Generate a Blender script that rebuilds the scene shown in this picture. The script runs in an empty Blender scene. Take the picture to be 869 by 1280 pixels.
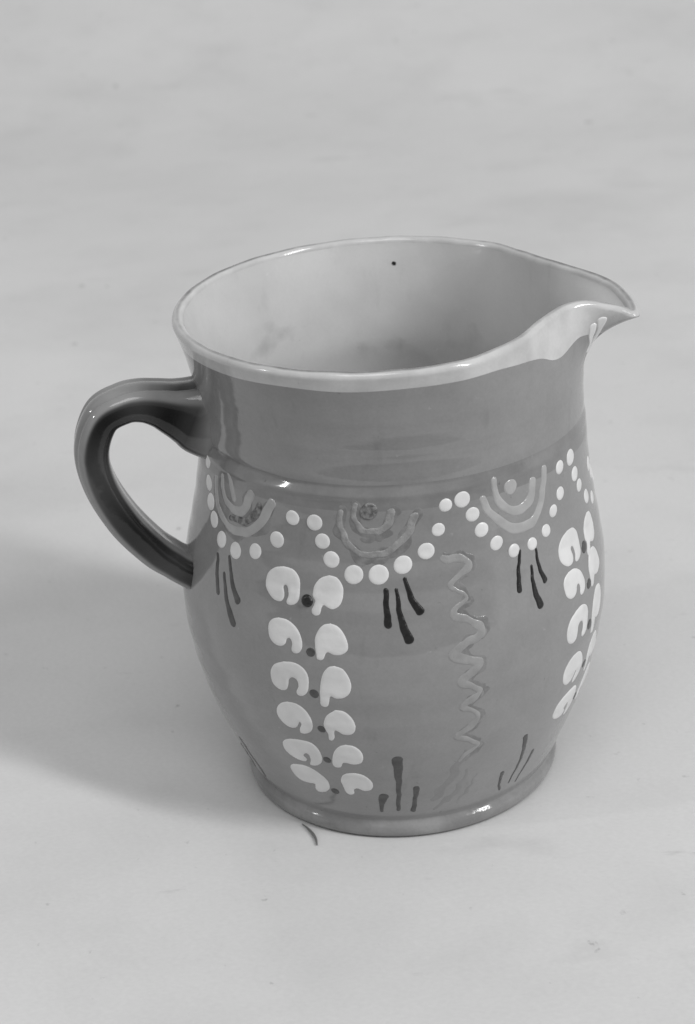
import bpy, math, random
import numpy as np
from mathutils import Matrix, Vector
scene = bpy.context.scene
# ---------------- camera ----------------
H_CAM, D_CAM, PITCH, ROLL = 0.43864, 0.69325, 0.44012, 0.068338
cam = bpy.data.cameras.new('camera'); co = bpy.data.objects.new('camera', cam); scene.collection.objects.link(co)
c_, s_ = math.cos(PITCH), math.sin(PITCH); cr, sr = math.cos(ROLL), math.sin(ROLL)
right = Vector((1,0,0)); up = Vector((0,s_,c_)); fwd = Vector((0,c_,-s_))
r2 = right*cr-up*sr; u2 = right*sr+up*cr
M = Matrix((r2, u2, -fwd)).transposed().to_4x4(); M.translation = Vector((-0.0161,-D_CAM,H_CAM)); co.matrix_world = M
cam.sensor_fit = 'VERTICAL'; cam.sensor_height = 36; cam.lens = 68.264; cam.clip_start = .01; cam.clip_end = 100
scene.camera = co
cam.dof.use_dof = True; cam.dof.focus_distance = 0.71; cam.dof.aperture_fstop = 16
# ---------------- light ----------------
w = bpy.data.worlds.new('World'); scene.world = w; w.use_nodes = True
w.node_tree.nodes['Background'].inputs[0].default_value = (1,1,1,1); w.node_tree.nodes['Background'].inputs[1].default_value = 0.40
def lamp(name, az, el, dist, size, power, target=(0,0,.1), tall=0):
    l = bpy.data.lights.new(name, 'AREA'); l.shape = 'RECTANGLE' if tall else 'DISK'; l.size = size
    if tall: l.size_y = tall
    l.energy = power
    o = bpy.data.objects.new(name, l); scene.collection.objects.link(o)
    a, e = math.radians(az), math.radians(el)
    d = Vector((math.cos(e)*math.cos(a), math.cos(e)*math.sin(a), math.sin(e)))
    o.location = Vector(target)+d*dist; o.rotation_euler = d.to_track_quat('Z','Y').to_euler()
lamp('key_lamp', -35, 35, 5.0, .38, 162, tall=2.9)
lamp('side_lamp', -162, 30, 3.0, .08, 6.5)
lamp('top_lamp', -100, 62, 4.0, 2.0, 38)
scene.view_settings.view_transform = 'Standard'; scene.view_settings.look = 'None'
scene.view_settings.exposure = 0; scene.view_settings.gamma = 1
# ---------------- materials ----------------
def mat(name, col, rough=.5, col2=None, scale=40, bump=0, bscale=60, coat=0, attr=None, detail=4, lo=.35, hi=.65, spec=.5, stretch=(1,1,1)):
    m = bpy.data.materials.new(name); m.use_nodes = True; nt = m.node_tree; N = nt.nodes; L = nt.links
    b = N['Principled BSDF']; b.inputs['Roughness'].default_value = rough; b.inputs['Specular IOR Level'].default_value = spec
    b.inputs['Coat Weight'].default_value = coat; b.inputs['Coat Roughness'].default_value = .04
    tc = N.new('ShaderNodeTexCoord'); mp = N.new('ShaderNodeMapping'); mp.inputs['Scale'].default_value = stretch
    L.new(tc.outputs['Object'], mp.inputs[0])
    c2 = col if col2 is None else col2
    n = N.new('ShaderNodeTexNoise'); n.inputs['Scale'].default_value = scale; n.inputs['Detail'].default_value = detail; n.inputs['Roughness'].default_value = .5 if detail<10 else .72; L.new(mp.outputs[0], n.inputs['Vector'])
    r = N.new('ShaderNodeValToRGB'); r.color_ramp.elements[0].position = lo; r.color_ramp.elements[1].position = hi
    r.color_ramp.elements[0].color = (c2,c2,c2,1); r.color_ramp.elements[1].color = (col,col,col,1)
    L.new(n.outputs['Fac'], r.inputs[0]); out = r.outputs[0]
    if attr:
        a = N.new('ShaderNodeAttribute'); a.attribute_name = attr[0]
        mx = N.new('ShaderNodeMix'); mx.data_type = 'RGBA'; L.new(out, mx.inputs['A'])
        mx.inputs['B'].default_value = (attr[1],)*3+(1,)
        if attr[2]:
            n3 = N.new('ShaderNodeTexNoise'); n3.inputs['Scale'].default_value = attr[2]; n3.inputs['Detail'].default_value = 6; L.new(tc.outputs['Object'], n3.inputs['Vector'])
            q = N.new('ShaderNodeMath'); q.operation = 'ADD'; q.inputs[1].default_value = -.5; L.new(n3.outputs['Fac'], q.inputs[0])
            q2 = N.new('ShaderNodeMath'); q2.operation = 'MULTIPLY_ADD'; q2.inputs[1].default_value = attr[3]; L.new(q.outputs[0], q2.inputs[0]); L.new(a.outputs['Fac'], q2.inputs[2])
            mr = N.new('ShaderNodeMapRange'); mr.inputs['From Min'].default_value = .34; mr.inputs['From Max'].default_value = .74; L.new(q2.outputs[0], mr.inputs['Value'])
            L.new(mr.outputs[0], mx.inputs['Factor'])
        else: L.new(a.outputs['Fac'], mx.inputs['Factor'])
        out = mx.outputs['Result']
    L.new(out, b.inputs['Base Color'])
    if bump:
        n2 = N.new('ShaderNodeTexNoise'); n2.inputs['Scale'].default_value = bscale; n2.inputs['Detail'].default_value = 5; L.new(tc.outputs['Object'], n2.inputs['Vector'])
        bp = N.new('ShaderNodeBump'); bp.inputs['Strength'].default_value = 1; bp.inputs['Distance'].default_value = bump; L.new(n2.outputs['Fac'], bp.inputs['Height']); L.new(bp.outputs[0], b.inputs['Normal'])
    m['b'] = 1
    return m
def nodes(m): return m.node_tree.nodes, m.node_tree.links, m.node_tree.nodes['Principled BSDF']
M_GLAZE = mat('brown_glaze', .262, .09, .225, 60, .00018, 45, lo=.3, hi=.7, detail=14, spec=.72)
M_RING = mat('ring_glaze', .24, .10, .19, 70, .0002, 40)
M_FOOT = mat('foot_glaze', .27, .14, .19, 60, .0004, 120)
M_LIP = mat('cream_lip_glaze', .57, .14, .47, 80, .0002, 60, attr=('worn', .16, 160, .5))
M_IN = mat('cream_glaze', .58, .10, .52, 35, .0004, 22, attr=('stain', .43, 110, 1.2))
M_SLIP = mat('white_slip', .69, .3, .61, 110, .00015, 300)
M_DARK = mat('dark_slip', .007, .3, .014, 400, .0004, 700)
M_GREY = mat('grey_slip', .05, .22, .075, 300, .0002, 300)
M_ARC = mat('pale_trail', .39, .16, .33, 150, .0003, 200)
M_FAINT = mat('faint_trail', .30, .2, .22, 300, .0006, 400)
M_MOT = mat('mottled_trail', .24, .25, .07, 500, .0008, 600)
M_ZIG = mat('zigzag_trail', .30, .2, .25, 200, .0004, 250)
M_DRIP = mat('cream_drip', .75, .14)
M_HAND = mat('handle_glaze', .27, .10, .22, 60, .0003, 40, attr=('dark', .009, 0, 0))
M_PAPER = mat('backdrop_paper', .655, .75, .62, 5, .0006, 25, spec=.25, detail=9)
def wear(m, spec=None):
    nt = m.node_tree; N = nt.nodes; L = nt.links; b = N['Principled BSDF']; src = b.inputs['Base Color'].links[0].from_socket
    tc = N.new('ShaderNodeTexCoord')
    for sc, st, lo, hi, dk in spec or ((9,(1,2.2,1),.64,.76,.88),(60,(1,1,1),.70,.74,.66),(3,(1,1.3,1),.42,.66,.95),(30,(1,3.5,1),.67,.75,.86),(16,(1,1.2,1),.5,.7,.955),(150,(1,1,1),.68,.74,.8),(420,(1,1.5,1),.3,.7,.94),(5,(1,1,1),.52,.64,.95)):
        mp = N.new('ShaderNodeMapping'); mp.inputs['Scale'].default_value = st; mp.inputs['Rotation'].default_value = (0,0,sc*.13); L.new(tc.outputs['Object'], mp.inputs[0])
        n = N.new('ShaderNodeTexNoise'); n.inputs['Scale'].default_value = sc; n.inputs['Detail'].default_value = 7; n.inputs['Roughness'].default_value = .55; L.new(mp.outputs[0], n.inputs['Vector'])
        r = N.new('ShaderNodeMapRange'); r.inputs['From Min'].default_value = lo; r.inputs['From Max'].default_value = hi; r.inputs['To Min'].default_value = 1; r.inputs['To Max'].default_value = dk; L.new(n.outputs['Fac'], r.inputs['Value'])
        mx = N.new('ShaderNodeMix'); mx.data_type = 'RGBA'; mx.blend_type = 'MULTIPLY'; mx.inputs['Factor'].default_value = 1; L.new(src, mx.inputs['A']); L.new(r.outputs[0], mx.inputs['B']); src = mx.outputs['Result']
    L.new(src, b.inputs['Base Color'])
wear(M_PAPER)
for m_, k_ in ((M_GLAZE,1),(M_RING,1),(M_IN,.5),(M_LIP,.8),(M_FOOT,1.2)):   # pinholes, specks and faint kiln marks
    wear(m_, ((330,(1,1,1),.70,.76,1-.35*k_),(900,(1,1,1),.3,.7,1-.07*k_),(120,(1,1,.35),.62,.74,1-.12*k_),(260,(1,1,1),.30,.24,1+.25*k_)))
M_WASH = mat('dark_wash', .20, .12, .235, 120, stretch=(1,1,.3))
M_TABLE = mat('dark_table', .06, .4, .04, 20)
M_FIB = mat('dark_bristle', .13, .5)
# ---------------- the pitcher's shape ----------------
# ---- pitcher surface: angle a (deg, 0 = towards the spout side, -90 = towards the camera), height z (m) ----
PR = np.array([(0.0,6.20),(0.0007,6.30),(0.0016,6.36),(0.0035,6.41),(0.0052,6.40),(0.0063,6.345),(0.0071,6.28),(0.0082,6.265),(0.0100,6.36),(0.0140,6.56),(0.018,6.73),(0.025,7.02),(0.035,7.43),
 (0.045,7.77),(0.055,8.03),(0.065,8.23),(0.08,8.40),(0.09,8.40),(0.1,8.28),(0.11,8.08),(0.12,7.87),(0.13,7.68),(0.14,7.55),(0.146,7.49),
 (0.150,7.44),(0.154,7.39),(0.157,7.355),(0.16,7.35)])
PR = PR*np.array([1,.01])
def cubic(x, xk, yk):
    # monotone-ish cubic Hermite
    x=np.asarray(x,float); h=np.diff(xk); d=np.diff(yk)/h
    m=np.empty_like(yk); m[1:-1]=np.where(d[1:]*d[:-1]>0,2*d[1:]*d[:-1]/np.where(np.abs(d[1:]+d[:-1])<1e-12,1,d[1:]+d[:-1]),0); m[0]=d[0]; m[-1]=d[-1]
    i=np.clip(np.searchsorted(xk,x)-1,0,len(h)-1); t=np.clip((x-xk[i])/h[i],0,1)
    return yk[i]*(2*t**3-3*t*t+1)+h[i]*m[i]*(t**3-2*t*t+t)+yk[i+1]*(3*t*t-2*t**3)+h[i]*m[i+1]*(t**3-t*t)
ZN=0.157; ZR=0.2
RIM=np.array([(-72,25,-72,0),(-60,39,-63,.3),(-49,49.5,-52.5,.8),(-38,58.5,-38.5,1.5),(-30,67,-29.5,2.5),(-25,74.5,-26,2.5),(-21,81.5,-25.3,1.2),(-17.5,88.5,-26,-.6),
 (-14.5,92.3,-27.4,-2.),(-12.5,92.9,-22.3,-1.4),(-9.5,92,-15,-.4),(-2,89,-1,.3),(8,80.5,12.5,1.),(19,71.5,25,.9),(38,58.8,45,.3),(49,50.5,57.2,0),(66,31,69.6,0)],float)
def circ(a): return (1.4+76.07*np.cos(np.radians(a)), 76.07*np.sin(np.radians(a)))
def _rimtab():
    rows=[tuple(r) for r in RIM]
    for a in list(range(80,281,12)):
        x,y=circ(a); rows.append((a,x,y,0.))
    t=np.array(sorted([( (r[0]+360 if r[0]<-80 else r[0]),r[1],r[2],r[3]) for r in rows]))
    t=np.vstack([t[-4:]-[360,0,0,0],t,t[:4]+[360,0,0,0]]); return t
_T=_rimtab()
def rimpt(a):
    a=(np.asarray(a,float)+75)%360-75
    k=_T[:,0]; out=[]
    i=np.clip(np.searchsorted(k,a)-1,1,len(k)-3); h=k[i+1]-k[i]; t=(a-k[i])/h
    for c in (1,2,3):
        y=_T[:,c]; m0=(y[i+1]-y[i-1])/(k[i+1]-k[i-1]); m1=(y[i+2]-y[i])/(k[i+2]-k[i])
        out.append((y[i]*(2*t**3-3*t*t+1)+h*m0*(t**3-2*t*t+t)+y[i+1]*(3*t*t-2*t**3)+h*m1*(t**3-t*t))*.001)
    return out[0],out[1],ZR+out[2]
LT=.0044
def rimframe(a):
    x,y,z=rimpt(a); e=1.0
    x0,y0,_=rimpt(a-e); x1,y1,_=rimpt(a+e)
    tx,ty=x1-x0,y1-y0; L=np.hypot(tx,ty); return x,y,z,ty/L,-tx/L
def axis_x(z): return np.interp(z,[0,.09,.155,.2],[0,.0006,.0036,.0036])
PI_=PR[(PR[:,0]<.147)|(PR[:,0]>.1565)]
def S(a,z,off=0.0):
    """outer wall point (off>0: inward offset)"""
    a,z=np.broadcast_arrays(np.asarray(a,float),np.asarray(z,float))
    ca,sa=np.cos(np.radians(a)),np.sin(np.radians(a))
    Q=PI_ if off else PR
    r=cubic(np.minimum(z,.16),Q[:,0],Q[:,1])-off
    if not off: r=r+.00003*np.sin(z*1450+.6*np.sin(np.radians(a)+1))*np.sin(z*233)+.00007*np.sin(z*520+1)   # throwing rings
    if not off:   # the cordon at the foot of the neck is sharpest beside the handle and fades towards the spout
        an0=(a+180)%360-180; m=.22+.78*np.exp(-((an0+140)/26.)**2)
        r=r+m*(.0009*np.exp(-((z-.1517)/.0014)**2)-.0011*np.exp(-((z-.1552)/.0013)**2))
    x=axis_x(z)+r*ca; y=r*sa
    s=np.clip((z-ZN)/(ZR-ZN),0,1)
    rx,ry,rz,nx,ny=rimframe(a)
    q=LT/2-off
    rx=rx+nx*q; ry=ry+ny*q; rz=rz-LT/2
    an=(a+180)%360-180
    g=1/(1+np.exp((np.abs(an+9)-30)/5.))
    p=2.0+2.4*g
    w=s**p
    X=x*(1-w)+rx*w; Y=y*(1-w)+ry*w
    zz=np.where(s>0, ZN+(rz-ZN)*s, z)
    # the thrower's slight unevenness
    return np.stack([X,Y,zz],-1)

# decoration, as (angle deg, height mm, radius mm) on the wall
DOT=[[(-160.54,148.85,2.8)],
 [(-158.76,141.06,3.18)],
 [(-156.16,134.83,3.46)],
 [(-152.99,129.27,3.36)],
 [(-147.65,124.08,3.34)],
 [(-140.7,122.89,3.31)],
 [(-133.05,125.66,3.09)],
 [(-125.76,132.4,3.24)],
 [(-121.12,141.69,2.94)],
 [(-114.39,141.31,3.19)],
 [(-111.89,134.59,3.02)],
 [(-109.18,128.11,3.2)],
 [(-103.06,123.26,3.64)],
 [(-96.43,123.26,3.81)],
 [(-89.96,126.39,3.5)],
 [(-83.71,130.68,3.21)],
 [(-80.3,137.98,2.55)],
 [(-78.17,146.64,2.54)],
 [(-73.28,147.8,3.12)],
 [(-70.51,141.35,2.85)],
 [(-67.96,134.77,2.86)],
 [(-63.69,128.42,2.79)],
 [(-58.48,123.51,2.61)],
 [(-52.05,123.42,2.48)],
 [(-46.27,125.54,2.5)],
 [(-42.29,131.2,2.51)],
 [(-38.34,136.12,2.66)],
 [(-37.75,146.06,2.74)],
 [(-31.18,146.37,3.27)],
 [(-28.71,138.64,3)],
 [(-26.35,132.71,2.71)],
 [(-21.37,125.35,2.9)],
 [(-15.49,121.23,2.69)]]
PETAL=[[(-123.16,123.17,0),(-120.03,122.76,0),(-118.01,119.99,0),(-117.63,115.87,0),(-117.77,111.8,0),(-119.21,109.77,0),(-120.82,109.55,0),(-121.35,110.69,0),(-120.94,112.86,0),(-121.32,115.48,0),(-122.01,116.38,0),(-122.56,115.6,0),(-122.08,113.03,0),(-122.3,111.15,0),(-123.34,109.97,0),(-125.31,110.3,0),(-127.34,112.38,0),(-128.39,115.26,0),(-127.91,119.19,0),(-125.86,121.97,0)],
 [(-109.59,122.53,0),(-107.31,121.7,0),(-105.76,118.64,0),(-105.62,115,0),(-106.38,111.8,0),(-108.15,110.13,0),(-109.64,110.57,0),(-110.76,111.29,0),(-111.29,109.89,0),(-111.57,107.98,0),(-112.63,107.06,0),(-113.67,107.62,0),(-114,109.14,0),(-113.46,110.87,0),(-113.3,112.68,0),(-114,114.38,0),(-113.61,118.09,0),(-111.96,121.12,0)],
 [(-123.38,104.02,0),(-120.75,103.94,0),(-118.49,102.39,0),(-116.94,99.99,0),(-116.07,96.88,0),(-116.09,93.96,0),(-117.11,91.93,0),(-118.51,91.74,0),(-119.08,93.17,0),(-118.89,95.21,0),(-119.44,96.98,0),(-120.37,96.72,0),(-120.82,94.65,0),(-122.12,93.34,0),(-123.99,93.61,0),(-125.55,95.56,0),(-126.11,98.28,0),(-126.13,101.06,0),(-124.99,103.07,0)],
 [(-108.7,104.94,0),(-106.7,104.01,0),(-105.04,101.4,0),(-104,97.84,0),(-104.11,95.17,0),(-105.56,93.45,0),(-107.47,93.04,0),(-109.09,93.88,0),(-109.73,93.1,0),(-110.19,91.22,0),(-111.06,90.34,0),(-112.04,90.86,0),(-112.22,92.65,0),(-112.5,94.76,0),(-112.7,98.58,0),(-111.91,101.9,0),(-110.52,104.16,0)],
 [(-121.47,87.34,0),(-118.57,87.85,0),(-116.21,86.61,0),(-114.82,83.86,0),(-114.66,80.12,0),(-115.19,76.27,0),(-116.6,74,0),(-118.02,73.79,0),(-118.5,75.26,0),(-117.75,77.7,0),(-117.97,80.26,0),(-119.12,81.19,0),(-120.2,80.09,0),(-120.63,77.32,0),(-121.41,75.15,0),(-123.1,74.42,0),(-124.9,75.68,0),(-125.71,78.08,0),(-125.7,81.82,0),(-124.2,85.3,0)],
 [(-107.51,88.8,0),(-105.31,87.67,0),(-103.87,84.18,0),(-103.47,80.45,0),(-104.16,77.26,0),(-105.87,75.17,0),(-107.83,74.77,0),(-109.09,75.43,0),(-109.54,73.19,0),(-110.09,70.88,0),(-111.15,70.17,0),(-112.08,71.14,0),(-111.94,74.32,0),(-111.89,77.09,0),(-111.43,81.4,0),(-110.57,85.3,0),(-109.14,87.97,0)],
 [(-121.83,69.56,0),(-119.24,69.58,0),(-116.94,67.62,0),(-115.5,64.01,0),(-115.21,60.51,0),(-116.16,57.06,0),(-118.05,55.24,0),(-119.57,55.19,0),(-119.57,57.11,0),(-118.76,59.67,0),(-119.1,60.82,0),(-119.95,58.51,0),(-121.21,56.96,0),(-123.18,56.88,0),(-124.84,58.68,0),(-125.8,61.37,0),(-125.6,64.93,0),(-123.96,67.96,0)],
 [(-108.21,69.49,0),(-105.94,69.03,0),(-104.17,66.32,0),(-103.37,62.97,0),(-103.72,59.83,0),(-105.05,57.94,0),(-107.09,57.75,0),(-108.47,59.1,0),(-109.31,58.94,0),(-109.58,55.66,0),(-110.43,53.99,0),(-111.31,54.41,0),(-111.28,57.22,0),(-111.95,59.55,0),(-111.95,62.69,0),(-110.8,66.38,0)],
 [(-123.77,50.55,0),(-120.44,51.44,0),(-117.03,51.19,0),(-115.18,48.52,0),(-114.6,43.93,0),(-115.49,40.54,0),(-117.58,38.43,0),(-119.36,38.44,0),(-118.71,41.15,0),(-118.81,43.8,0),(-119.76,44.36,0),(-120.66,42.82,0),(-119.88,41.36,0),(-120.58,39.75,0),(-122.71,39.51,0),(-125.43,40.92,0),(-127.04,43.48,0),(-126.91,46.7,0),(-125.75,49.06,0)],
 [(-106.85,52.72,0),(-104.49,52.21,0),(-102.81,49.86,0),(-102.37,46.61,0),(-103.21,43.42,0),(-105.38,42.18,0),(-107.5,42.64,0),(-108.62,42.42,0),(-109.39,40.2,0),(-110.82,39.45,0),(-111.8,40.69,0),(-111.58,44.12,0),(-110.42,48.54,0),(-108.68,51.55,0)],
 [(-125.69,36.02,0),(-121.96,37.08,0),(-118.83,36.01,0),(-116.28,32.74,0),(-115.07,29.37,0),(-115.52,25.55,0),(-117.59,22.69,0),(-120.06,21.72,0),(-121.04,23.28,0),(-120.51,26.31,0),(-122.53,26.17,0),(-125.28,26.33,0),(-127.15,28.15,0),(-127.91,31.85,0),(-127.15,34.42,0)],
 [(-108.15,36.85,0),(-105.49,37.46,0),(-103.02,36.4,0),(-101.32,33.57,0),(-100.85,30.41,0),(-101.85,27.66,0),(-104.04,26.8,0),(-105.86,28.03,0),(-107.16,27.04,0),(-107.39,24.72,0),(-108.89,23.54,0),(-110.13,24.88,0),(-110.55,28.51,0),(-110.74,31.82,0),(-109.65,35.31,0)]]
DARKDOT=[[(-115.39,112.11,2.31)],
 [(-113.67,93.09,1.84)],
 [(-113.41,75.86,1.95)],
 [(-112.92,59.17,1.73)],
 [(-113.28,43.01,1.7)],
 [(-113.84,24.49,1.8)],
 [(-29.57,109.78,2.43)],
 [(-29.85,94.87,2.14)],
 [(-29.67,77.44,2.16)],
 [(-29.02,59.11,1.88)]]
STROKE_DARK=[[(-94.48,117.31,1),(-94.36,111.41,1.09),(-93.9,104.92,1.44)],
 [(-91.71,117.59,0.63),(-90.77,107.4,1.15),(-88.76,98.98,1.73)],
 [(-89.52,121.23,0.71),(-88.07,114.49,1.14),(-85.88,109.18,1.58)],
 [(-56.58,122.72,0.67),(-57.73,115.47,0.87),(-58.15,108.52,1.17)],
 [(-53.33,115.32,0.64),(-53.37,107.62,1.03),(-51.9,99.97,1.62)],
 [(-51.06,120.69,0.59),(-50.66,114.08,0.88),(-49.24,108.17,1.18)]]
STROKE_GREY=[[(-148.43,117.84,0.69),(-147.4,110.64,0.84),(-145.88,104.39,0.9)],
 [(-144.14,112.21,0.66),(-141.79,103.63,0.9),(-138.24,95.92,1.2)],
 [(-142.92,119.53,0.59),(-140.78,111.86,0.83),(-137.55,105.26,1.19)],
 [(-93.03,45.22,1.96),(-93.16,29.9,1.07),(-93.9,15.48,0.87)],
 [(-87.78,28.3,1.23),(-88.29,21.16,0.87),(-88.85,12.24,1.1)],
 [(-98.1,23.67,1.85),(-99.29,18.4,1),(-99.37,12.28,0.69)],
 [(-53.51,41.46,1.23),(-52.17,28.77,0.81),(-53.72,16.2,0.47)],
 [(-46.95,29.43,0.94),(-48.13,21.66,0.7),(-50.16,10.42,0.42)],
 [(-58.82,25.09,0.94),(-58.26,18.05,0.69),(-57.31,9.23,0.64)],
 [(-148.62,32.23,0.48),(-169.82,8.11,0.83),(-152.37,13.87,0.65)],
 [(-151.59,32.17,0.38),(-173.92,4.89,0.84)]]
ARC=[[(-67.34,146.29,1.28),(-65.3,140.53,1.38),(-61.5,134.86,1.58),(-56.43,131.15,1.77),(-51.24,131.25,1.78),(-47.86,135.96,1.6),(-45.86,142.46,1.5),(-45.27,148.67,1.41)],
 [(-63.45,152.04,1.1),(-63.16,145.7,1.2),(-59.5,139.63,1.58),(-55.07,137.84,1.77),(-51.08,140.38,1.78),(-50.36,146.53,1.59)],
 [(-58.07,147.92,2.59)],
 [(-153.42,145.88,1.02),(-151.88,136.73,1.3),(-145.66,130.78,1.48),(-138.2,130.82,1.64),(-132.96,135.37,1.81),(-130.05,140.55,1.8),(-128.15,145.45,1.79)],
 [(-149.76,148.02,1.1),(-147.9,140.51,1.29),(-143.23,137.65,1.65),(-138.82,139.42,1.82),(-136.05,145.78,1.99)],
 [(-146.04,149.6,1.01),(-144.37,145.49,1.28),(-143.2,142.01,1.28)]]
ARC_FAINT=[[(-107.08,146.24,1.15),(-106.88,141.5,1.15),(-105.14,135.12,1.26),(-101.11,130.89,1.26),(-96.37,130.61,1.26),(-91.66,133.44,1.36),(-88.46,138.5,1.46),(-86.83,143.88,1.77)],
 [(-103.01,149.16,1.04),(-102.97,144.04,1.15),(-100.76,139.36,1.15),(-97.17,139.08,1.36),(-93.99,141.68,1.56),(-92.98,145.83,1.66)]]
MOTTLED=[[(-99.15,146.84,3.22)],
 [(-132.42,143.15,1.44),(-133.74,139.34,1.63),(-138.43,135.29,1.55),(-144,134.46,1.19)]]
ZIGZAG=[[(-78.81,126.78,1.25),(-75.5,126.43,1.25),(-72.57,124.3,1.25),(-73.01,121.87,1.18),(-75.84,119.39,0.94),(-77.52,116.94,0.94),(-76.04,114.62,0.63)],
 [(-77,105.63,1.26),(-73.63,103.12,1.11),(-70.11,99.79,1.19),(-70.65,96.82,1.35),(-74.52,94.53,1.27),(-77.4,91.22,1.74),(-74.08,87.57,1.59),(-71.17,86.31,1.44),(-72.41,82.83,1.44),(-75.82,78.86,1.44),(-72.79,75.97,1.13),(-70.82,73.75,0.81),(-72.12,71.23,1.13),(-75.58,67.4,1.13),(-71.95,64.52,0.73),(-70.99,61.64,0.81),(-73.52,56.89,1.23),(-76.48,53.97,1.15),(-72.63,50.36,0.99),(-70.48,47.13,0.74),(-73.76,43.23,0.75),(-75.56,40.42,0.58)]]
DRIP=[[(-20.25,193.68,1.18),(-18.4,189.95,1.19),(-15.98,186.56,0.75)],
 [(-19.37,196.48,1.18),(-16.29,190.97,1.01),(-15,186,0.6)]]
def link(o, parent=None):
    scene.collection.objects.link(o)
    if parent: o.parent = parent
    return o
def mesh_obj(name, V, F, m, parent=None, normals=None, attrs=None):
    me = bpy.data.meshes.new(name); me.from_pydata([tuple(map(float,v)) for v in V], [], F); me.materials.append(m)
    me.polygons.foreach_set('use_smooth', [True]*len(me.polygons))
    for k, a in (attrs or {}).items():
        at = me.attributes.new(k, 'FLOAT', 'POINT'); at.data.foreach_set('value', np.asarray(a, dtype=np.float32))
    me.update()
    if normals is not None: me.normals_split_custom_set_from_vertices([tuple(map(float,n)) for n in normals])
    return link(bpy.data.objects.new(name, me), parent)
def grid_faces(nr, nc, flip=False):
    F = []
    for i in range(nr-1):
        for k in range(nc):
            q = (i*nc+k, i*nc+(k+1)%nc, (i+1)*nc+(k+1)%nc, (i+1)*nc+k)
            F.append(q[::-1] if flip else q)
    return F
def gnormals(P):
    du = np.roll(P,-1,1)-np.roll(P,1,1)
    dv = np.empty_like(P); dv[1:-1] = P[2:]-P[:-2]; dv[0] = P[1]-P[0]; dv[-1] = P[-1]-P[-2]
    n = np.cross(du,dv); L = np.linalg.norm(n,axis=-1,keepdims=True); L[L<1e-12] = 1; return n/L
def Sn(a, z):
    d1 = S(a+.5,z)-S(a-.5,z); d2 = S(a,z+2e-4)-S(a,z-2e-4); n = np.cross(d1,d2); return n/np.linalg.norm(n,axis=-1,keepdims=True)
random.seed(4); rng = np.random.default_rng(4)
pit = link(bpy.data.objects.new('pitcher', None)); pit['label'] = 'glazed earthenware pitcher with slip dots, pinched spout and strap handle'; pit['category'] = 'pitcher'
# column angles, finer where the spout is pinched
A = np.unique(np.round(np.concatenate([np.arange(-75,30,.3), np.arange(30,285,.75)]),3)); NC = len(A)
DEP = np.array([(-75,4.8),(-60,5.3),(-49,6.8),(-43,9.),(-38,12.8),(-33,13.8),(-28,12.3),(-24,10.4),(-19,9.6),(-14,8.0),(-8,6.2),(0,5.3),(30,5),(285,4.8)])
dep = np.interp(A, DEP[:,0], DEP[:,1]); k = np.hanning(29); k /= k.sum(); dep = np.convolve(np.pad(dep,14,mode='edge'),k,'valid')
dep += .25*np.sin(np.radians(A)*7+1)+.15*np.sin(np.radians(A)*13)
zb = ZR-dep*.001
def rows_z(z0, z1, n): return [np.full(NC, z) for z in np.linspace(z0,z1,n)]
allrows = rows_z(0, .0082, 14); i_foot = len(allrows)-1
allrows += rows_z(.0082, .1465, 110)[1:]; i_n0 = len(allrows)-1
allrows += rows_z(.1465, .156, 22)[1:]; i_n1 = len(allrows)-1
for t in np.linspace(0,1,40)[1:]: allrows.append(.156+(zb-.156)*t)
i_b = len(allrows)-1
for t in np.linspace(0,1,10)[1:]: allrows.append(zb+(ZR-zb)*t)
P = np.stack([S(A, z) for z in allrows])
# rounded crest from the outer to the inner wall
rx,ry,rz,nx,ny = rimframe(A); crest = []
for t in np.linspace(0,math.pi,13)[1:]:
    wob = 1+.04*np.sin(np.radians(A)*23)
    crest.append(np.stack([rx+nx*LT/2*math.cos(t), ry+ny*LT/2*math.cos(t), rz-LT/2+LT/2*math.sin(t)*wob],-1))
nout = len(P); P2 = np.concatenate([P, np.stack(crest)])
inner = []
for z in list(np.linspace(.1995,.157,26)[1:])+list(np.linspace(.157,.012,60)[1:]): inner.append(S(A, np.full(NC,z), off=LT))
cen = np.array([axis_x(.01),0,.0]); last = inner[-1]
for f in (.97,.9,.75,.5,.25,.02):
    q = last.copy(); q[:,0] = cen[0]+(last[:,0]-cen[0])*f; q[:,1] = last[:,1]*f; q[:,2] = .012-.0035*math.sqrt(max(0,1-f*f)); inner.append(q)
P3 = np.concatenate([P2, np.stack(inner)]); NRM = gnormals(P3)
def seg(name, i0, i1, m, attrs=None):
    a = {kk:v[i0:i1+1].ravel() for kk,v in (attrs or {}).items()}
    return mesh_obj(name, P3[i0:i1+1].reshape(-1,3), grid_faces(i1-i0+1,NC), m, pit, NRM[i0:i1+1].reshape(-1,3), a)
M_EDGE = mat('dark_foot_edge', .09, .7, .05, 300, .0003, 500)
seg('foot_edge', 0, 2, M_EDGE)  # thin dark line along the bottom edge of the foot
seg('foot_ring', 2, i_foot, M_FOOT)
seg('body', i_foot, i_n0, M_GLAZE)
seg('neck_ring', i_n0, i_n1, M_RING)
seg('neck', i_n1, i_b, M_GLAZE)
i_in = nout+11
worn = np.zeros(P3.shape[:2]); j = np.arange(nout-3,nout+12)
prof = np.exp(-((j-(nout+5))/2.4)**2)
wa = .62+.14*np.sin(np.radians(A)*3+.6)+.10*np.exp(-((((A+360-205)%360))/30)**2)
worn[j] = prof[:,None]*wa[None,:]
seg('lip', i_b, i_in, M_LIP, {'worn': worn})
stain = np.zeros(P3.shape[:2])
zz_, aa_ = P3[...,2], np.broadcast_to(A, P3.shape[:2])
def blob(a0, z0, sa, sz): return np.exp(-(((aa_-a0+180)%360-180)/sa)**2-((zz_-z0)/sz)**2)
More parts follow.
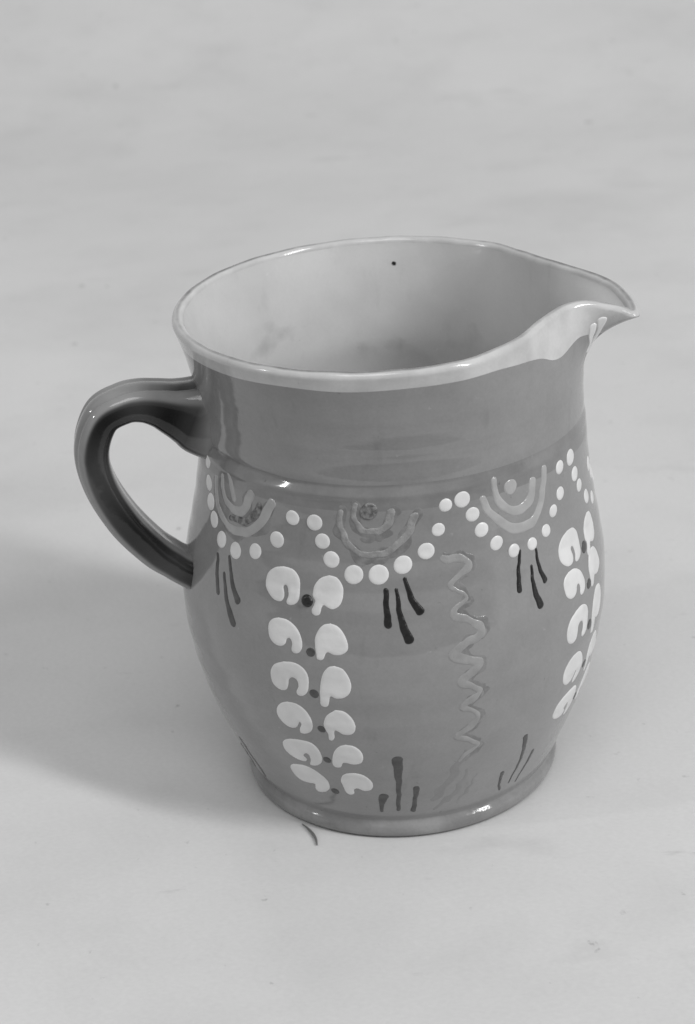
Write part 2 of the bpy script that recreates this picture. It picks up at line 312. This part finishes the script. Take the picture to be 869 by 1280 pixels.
stain = .50*blob(137,.163,8,.007)+.48*blob(131,.173,4,.006)+.40*blob(122,.166,10,.005)+.42*blob(90,.155,26,.004)+.36*blob(60,.16,9,.007)+.3*blob(104,.17,14,.003)
seg('interior', i_in, len(P3)-1, M_IN, {'stain': stain})
# underside
bp_ = P3[0]; ub = [bp_, bp_*np.array([.93,.93,1]), bp_*np.array([.9,.9,1])+np.array([0,0,.003]), bp_*np.array([.01,.01,1])+np.array([0,0,.003])]
mesh_obj('underside', np.concatenate(ub), grid_faces(4,NC,True), M_FOOT, pit)

# ---------------- handle ----------------
AZ = math.radians(191); er = np.array([math.cos(AZ),math.sin(AZ),0]); et = np.array([-math.sin(AZ),math.cos(AZ),0]); ez = np.array([0,0,1.])
HP = np.array([(65.9,163.4,35,29),(69,163.6,33,28),(72.5,164.4,29,26.5),(76.5,166.2,24,24.5),(81,168.2,19.8,23),(86.5,170.7,16,22),(92.5,172.2,13.8,21.5),(99,172.0,12.8,21),(107.3,168.0,13,20.5),(112.5,156,13.2,20),(111,142,13.4,20),(104.4,126.5,13.9,20.5),(94.1,112.3,13.4,20.5),(87.4,105.8,12.8,21),(83.5,102.4,12.8,21.5),(79.8,99.6,13.6,22)],float)
def catmull(Pk, n):
    Pk = np.vstack([2*Pk[0]-Pk[1],Pk,2*Pk[-1]-Pk[-2]]); out = []
    for i in range(1,len(Pk)-2):
        for t in np.linspace(0,1,n,endpoint=False):
            p0,p1,p2,p3 = Pk[i-1:i+3]; out.append(.5*((2*p1)+(-p0+p2)*t+(2*p0-5*p1+4*p2-p3)*t*t+(-p0+3*p1-3*p2+p3)*t**3))
    out.append(Pk[-2]); return np.array(out)
HC = catmull(HP, 9); ns = 96; psi = np.linspace(0,2*np.pi,ns,endpoint=False)
HV = []; dk = []
for i in range(len(HC)):
    a, b = HC[max(i-1,0)], HC[min(i+1,len(HC)-1)]; t = (b-a)[:2]; t /= np.linalg.norm(t)
    n2 = np.array([-t[1],t[0]])         # outward side of the loop
    T, W = HC[i,2]/2, HC[i,3]/2
    c, s = np.cos(psi), np.sin(psi); e = .64
    un = np.sign(c)*np.abs(c)**e*T; ut = np.sign(s)*np.abs(s)**e*W
    frac = i/(len(HC)-1)
    g = np.where(c>0, (1.6*np.exp(-((ut-4.6)/1.35)**2)+.9*np.exp(-((ut+4.0)/1.6)**2)), .5*np.exp(-(ut/4.)**2))
    un = un-np.sign(c)*g*min(1,abs(T)/5)*np.where(np.abs(c)>.15,1,np.abs(c)/.15)
    un = un+.12*math.sin(i*.13)+.05*math.sin(i*.37)
    for j in range(ns):
        p = er*(HC[i,0]+n2[0]*un[j])+ez*(HC[i,1]+n2[1]*un[j])-et*ut[j]*-1
        HV.append(p*.001)
    pd = np.degrees(psi)
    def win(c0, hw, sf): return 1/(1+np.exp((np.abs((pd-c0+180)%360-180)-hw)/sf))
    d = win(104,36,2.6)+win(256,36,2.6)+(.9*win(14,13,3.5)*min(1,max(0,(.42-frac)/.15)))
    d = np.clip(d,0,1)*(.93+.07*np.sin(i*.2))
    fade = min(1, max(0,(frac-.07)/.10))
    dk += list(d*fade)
mesh_obj('handle', HV, grid_faces(len(HC), ns, True), M_HAND, pit, None, {'dark': np.array(dk)})

# ---------------- slip decoration: every dab its own low relief piece on the wall ----------------
CACHE = {}
def piece(name, prims, chain, m, height, edge, res=.33, wob=.03):
    """prims: (a,z_mm,r_mm); chain joins successive ones as tapering strokes"""
    pr = np.array(prims,float); a0 = pr[:,0].mean(); z0 = pr[:,1].mean()
    R = float(cubic(np.array([min(z0*.001,.16)]),PR[:,0],PR[:,1])[0])*1000; K = R*math.pi/180
    if chain is True and len(pr)>2: pr = catmull(pr, 5)
    c = np.stack([(pr[:,0]-a0)*K, pr[:,1]-z0],-1); r = pr[:,2]
    pad = res*3
    x0,x1 = (c[:,0]-r).min()-pad,(c[:,0]+r).max()+pad; y0,y1 = (c[:,1]-r).min()-pad,(c[:,1]+r).max()+pad
    nx_,ny_ = int((x1-x0)/res)+2, int((y1-y0)/res)+2
    X,Y = np.meshgrid(x0+np.arange(nx_)*res, y0+np.arange(ny_)*res)
    ph = rng.uniform(0,6.3,6); am = wob*r.mean()
    Xw = X+am*np.sin(Y/r.mean()*1.0+ph[0])+am*.3*np.sin(Y/r.mean()*2.+ph[1]); Yw = Y+am*np.sin(X/r.mean()*1.0+ph[2])+am*.3*np.sin(X/r.mean()*2.+ph[3])
    D = np.full(X.shape, 1e9)
    if chain == 'poly':
        c = catmull(np.vstack([c,c[:1]]), 5)[:-1]; ins = np.zeros(X.shape, bool); c2 = np.roll(c,-1,0)
        for p,q in zip(c,c2):
            d = q-p; t = np.clip(((X-p[0])*d[0]+(Y-p[1])*d[1])/(d@d+1e-9),0,1)
            D = np.minimum(D, np.hypot(X-p[0]-t*d[0],Y-p[1]-t*d[1]))
            if abs(d[1])>1e-9: ins ^= ((p[1]>Y)!=(q[1]>Y)) & (X < p[0]+(Y-p[1])*d[0]/d[1])
        D = np.where(ins,-D,D); chain = False
    elif len(c)==1 or not chain:
        for q,rr in zip(c,r): D = np.minimum(D, np.hypot(Xw-q[0],Yw-q[1])-rr)
    if chain and len(c)>1:
        for i in range(len(c)-1):
            d = c[i+1]-c[i]; L2 = d@d+1e-9; t = np.clip(((Xw-c[i,0])*d[0]+(Yw-c[i,1])*d[1])/L2,0,1)
            D = np.minimum(D, np.hypot(Xw-c[i,0]-t*d[0],Yw-c[i,1]-t*d[1])-(r[i]+t*(r[i+1]-r[i])))
    # clip grid triangles with D<0
    V = []; VD = []; idx = {}; F = []
    def gv(i,j):
        key = (i,j)
        if key not in idx: idx[key] = len(V); V.append((X[i,j],Y[i,j])); VD.append(D[i,j])
        return idx[key]
    def ev(p,q):
        key = (p,q) if p<q else (q,p)
        if key not in idx:
            (i,j),(k_,l) = key; t = D[i,j]/(D[i,j]-D[k_,l]); idx[key] = len(V)
            V.append((X[i,j]+t*(X[k_,l]-X[i,j]), Y[i,j]+t*(Y[k_,l]-Y[i,j]))); VD.append(0.)
        return idx[key]
    I,J = np.nonzero(np.minimum(np.minimum(D[:-1,:-1],D[1:,:-1]),np.minimum(D[:-1,1:],D[1:,1:]))<0)
    for i,j in zip(I.tolist(),J.tolist()):
        for tri in (((i,j),(i,j+1),(i+1,j+1)),((i,j),(i+1,j+1),(i+1,j))):
            poly = []
            for n in range(3):
                p,q = tri[n],tri[(n+1)%3]; dp,dq = D[p],D[q]
                if dp<0: poly.append(gv(*p))
                if (dp<0)!=(dq<0): poly.append(ev(p,q))
            if len(poly)>=3: F.append(poly)
    V = np.array(V); VD = np.array(VD)
    e = min(edge, max(.3,float(-VD.min())))
    q = np.clip(-VD/e,0,1); h = height*np.sqrt(np.clip(1-(1-q)**2,0,1))-.06
    h += height*.05*np.sin(V[:,0]*.9+ph[4])*np.sin(V[:,1]*.8+ph[5])*q
    aa = a0+V[:,0]/K; zz = np.maximum((z0+V[:,1])*.001, .0005)
    Q = S(aa,zz)+Sn(aa,zz)*(h*.001)[:,None]
    return mesh_obj(name, Q, F, m, pit)
for s in DOT: piece('slip_dot', [(a,z,r*.97) for a,z,r in s], False, M_SLIP, .36, 1.6)
for s in PETAL: piece('slip_petal', s, 'poly', M_SLIP, .3, 1.6)
for s in DARKDOT[:1]: piece('dark_dot', s, False, M_DARK, 1.1, 1.6)
for s in DARKDOT[1:]: piece('dark_dot', s, False, M_GREY, .3, .9)
for s in STROKE_DARK: piece('dark_stroke', s, True, M_DARK, .45, .9, .25, .1)
for s in STROKE_GREY:
    if s[0][0] > -147 or s[0][1] > 50: piece('grey_stroke', [(a,max(z,14.5),r*(1.4 if s[0][0]<-130 else 1.05)) for a,z,r in s], True, M_GREY, .25, .8, .25, .1)
for s in ([(-152,33,.8),(-150.5,24,1.),(-148.5,15,1.1)],[(-157,26,.7),(-156,15,.9)]): piece('grey_stroke', s, True, M_GREY, .25, .8, .25, .1)
for s in ARC: piece('pale_arc', [(a,z,r*1.12) for a,z,r in s], True, M_ARC, .3, 1.0, .3, .12)
for s in ARC_FAINT: piece('faint_arc', s, True, M_FAINT, .35, .9, .3, .2)
for s in MOTTLED: piece('mottled_dab', s, True, M_MOT, .6, 1.2, .3, .2)
ZIGZAG = [ZIGZAG[0]+[(-74.2,112.6,.6),(-73.8,110.6,.6),(-76.6,108.2,.9)]+ZIGZAG[1]]
M_SHADE = mat('shade_outline_tone', .165, .14, .225, 260, .0003, 300, lo=.35, hi=.6)  # dark outline tone; beside the zigzag it paints the shadow edges
for s in ZIGZAG:
    piece('shade_outline', [(a+.9,z+1.1,r*.95+.25) for a,z,r in s], True, M_SHADE, .13, .6, .3, .5)  # shadow edge of the zigzag, put in as a dark line
    if len(s)>10: piece('shade_outline', [(a+1.9,z-.6,.7+.5*math.sin(i*2.1)) for i,(a,z,r) in enumerate(s[2:])], True, M_SHADE, .11, .6, .3, .5)
for s in ARC_FAINT+ARC[3:5]: piece('shade_outline', [(a,z-.6,r*1.1+.75) for a,z,r in s], True, M_SHADE, .13, .7, .3, .5)  # dark outline round the arcs
for s in ARC_FAINT: piece('shade_outline', [(a,z-2.6,r*.7+.35) for a,z,r in s[2:-1]], True, M_SHADE, .12, .7, .3, .6)
for s in ZIGZAG: piece('zigzag_line', [(a,z,r*1.25+.1) for a,z,r in s], True, M_ZIG, .3, 1.3, .3, .2)
for s in DRIP: piece('glaze_drip', [(a,z,r*1.1) for a,z,r in s]+[(s[-1][0]+.4,s[-1][1]-3.5,.55)], True, M_DRIP, .35, .8, .25, .03)
for s in ([(-74,44,1.5),(-76,36,2.2),(-79,27,2.0),(-83,19,1.2)],[(-72,34,.8),(-74,26,1.4),(-77,19,1.5),(-82,14.5,.8)],[(-69,30,.5),(-71,22,.9),(-74,15.5,.8)]): piece('wash_stroke', s, True, M_WASH, .12, .9, .3, .5)
# dark pit in the glaze of the inner wall
sp_ = piece('glaze_pit', [(85.5,191.5,.85)], False, M_DARK, .25, .6)
for v in sp_.data.vertices:   # carried from the outer to the inner face of the wall
    c = v.co; a = math.degrees(math.atan2(c.y,c.x)); q = S(np.array([a]),np.array([c.z+.002]),off=LT+.0003)[0]; v.co = (q[0]-0*c.x, q[1], c.z)
# the column of petals by the spout repeats the front column
rowsL = [DARKDOT[i][0] for i in range(6)]; rowsR = [DARKDOT[6+i][0] for i in range(4)]+[(-28.8,43.5,1.7)]
for i,(a,z,r) in enumerate(rowsR):
    for sd in (0,1):
        src = PETAL[2*i+sd]; a0,z0,_ = rowsL[i]
        piece('slip_petal', [(a+(p[0]-a0)*1.0, z+(p[1]-z0), 0.) for p in src], 'poly', M_SLIP, .3, 1.6)
    if i==4: piece('dark_dot', [(a,z,r)], False, M_GREY, .3, .9)
# the garland under the spout carries on round the wall
for a,z in ((-13.5,134),(-9.5,128.5),(-4,124),(2,122),(8,123),(14,127),(18.5,133),(21.5,140),(24,147)): piece('slip_dot', [(a,z,2.9)], False, M_SLIP, .36, 1.6)

# ---------------- setting ----------------
# seamless paper: flat, then sweeping up far behind the pitcher
yz = [(-.34,-.0006),(-.335,0)]+[(y,0) for y in np.linspace(-.3,.9,24)]+[(.9+1.6*math.sin(t),1.6-1.6*math.cos(t)) for t in np.linspace(0,math.pi/2,30)[1:]]+[(2.5,z) for z in (1.8,2.4)]
xs = np.linspace(-2.2,2.2,60); V = []; F = []
for (y,z) in yz:
    for x in xs: V.append((x,y,z))
for i in range(len(yz)-1):
    for j in range(len(xs)-1):
        q = i*len(xs)+j; F.append((q,q+1,q+1+len(xs),q+len(xs)))
bd = mesh_obj('backdrop_paper', V, F, M_PAPER); bd['kind'] = 'structure'
V = [(x,y,-.0045) for x,y in ((-3,-1.6),(3,-1.6),(3,3.2),(-3,3.2))]; tb = mesh_obj('tabletop', V, [(0,1,2,3)], M_TABLE); tb['kind'] = 'structure'
# bristle on the paper in front of the foot
pts = np.array([(-.0425,-.0495,.0006),(-.0405,-.0525,.0007),(-.0385,-.0565,.0008),(-.0372,-.0605,.0008),(-.0368,-.0645,.0006)]); pts = catmull(pts,6)
V = []; F = []; n = 8
for i,p in enumerate(pts):
    t = pts[min(i+1,len(pts)-1)]-pts[max(i-1,0)]; t /= np.linalg.norm(t); sd = np.cross(t,[0,0,1]); sd /= np.linalg.norm(sd)
    r = .0005*(1-.6*abs(2*i/(len(pts)-1)-1.1))
    for j in range(n):
        a = 2*math.pi*j/n; V.append(p+sd*r*math.cos(a)*1.3+np.array([0,0,1])*r*math.sin(a))
for i in range(len(pts)-1):
    for j in range(n): F.append((i*n+j,i*n+(j+1)%n,(i+1)*n+(j+1)%n,(i+1)*n+j))
F.append(tuple(range(n))[::-1]); F.append(tuple((len(pts)-1)*n+j for j in range(n)))
fb = mesh_obj('bristle', V, F, M_FIB); fb['label'] = 'short curved dark bristle lying on the pale paper before the foot'; fb['category'] = 'bristle'
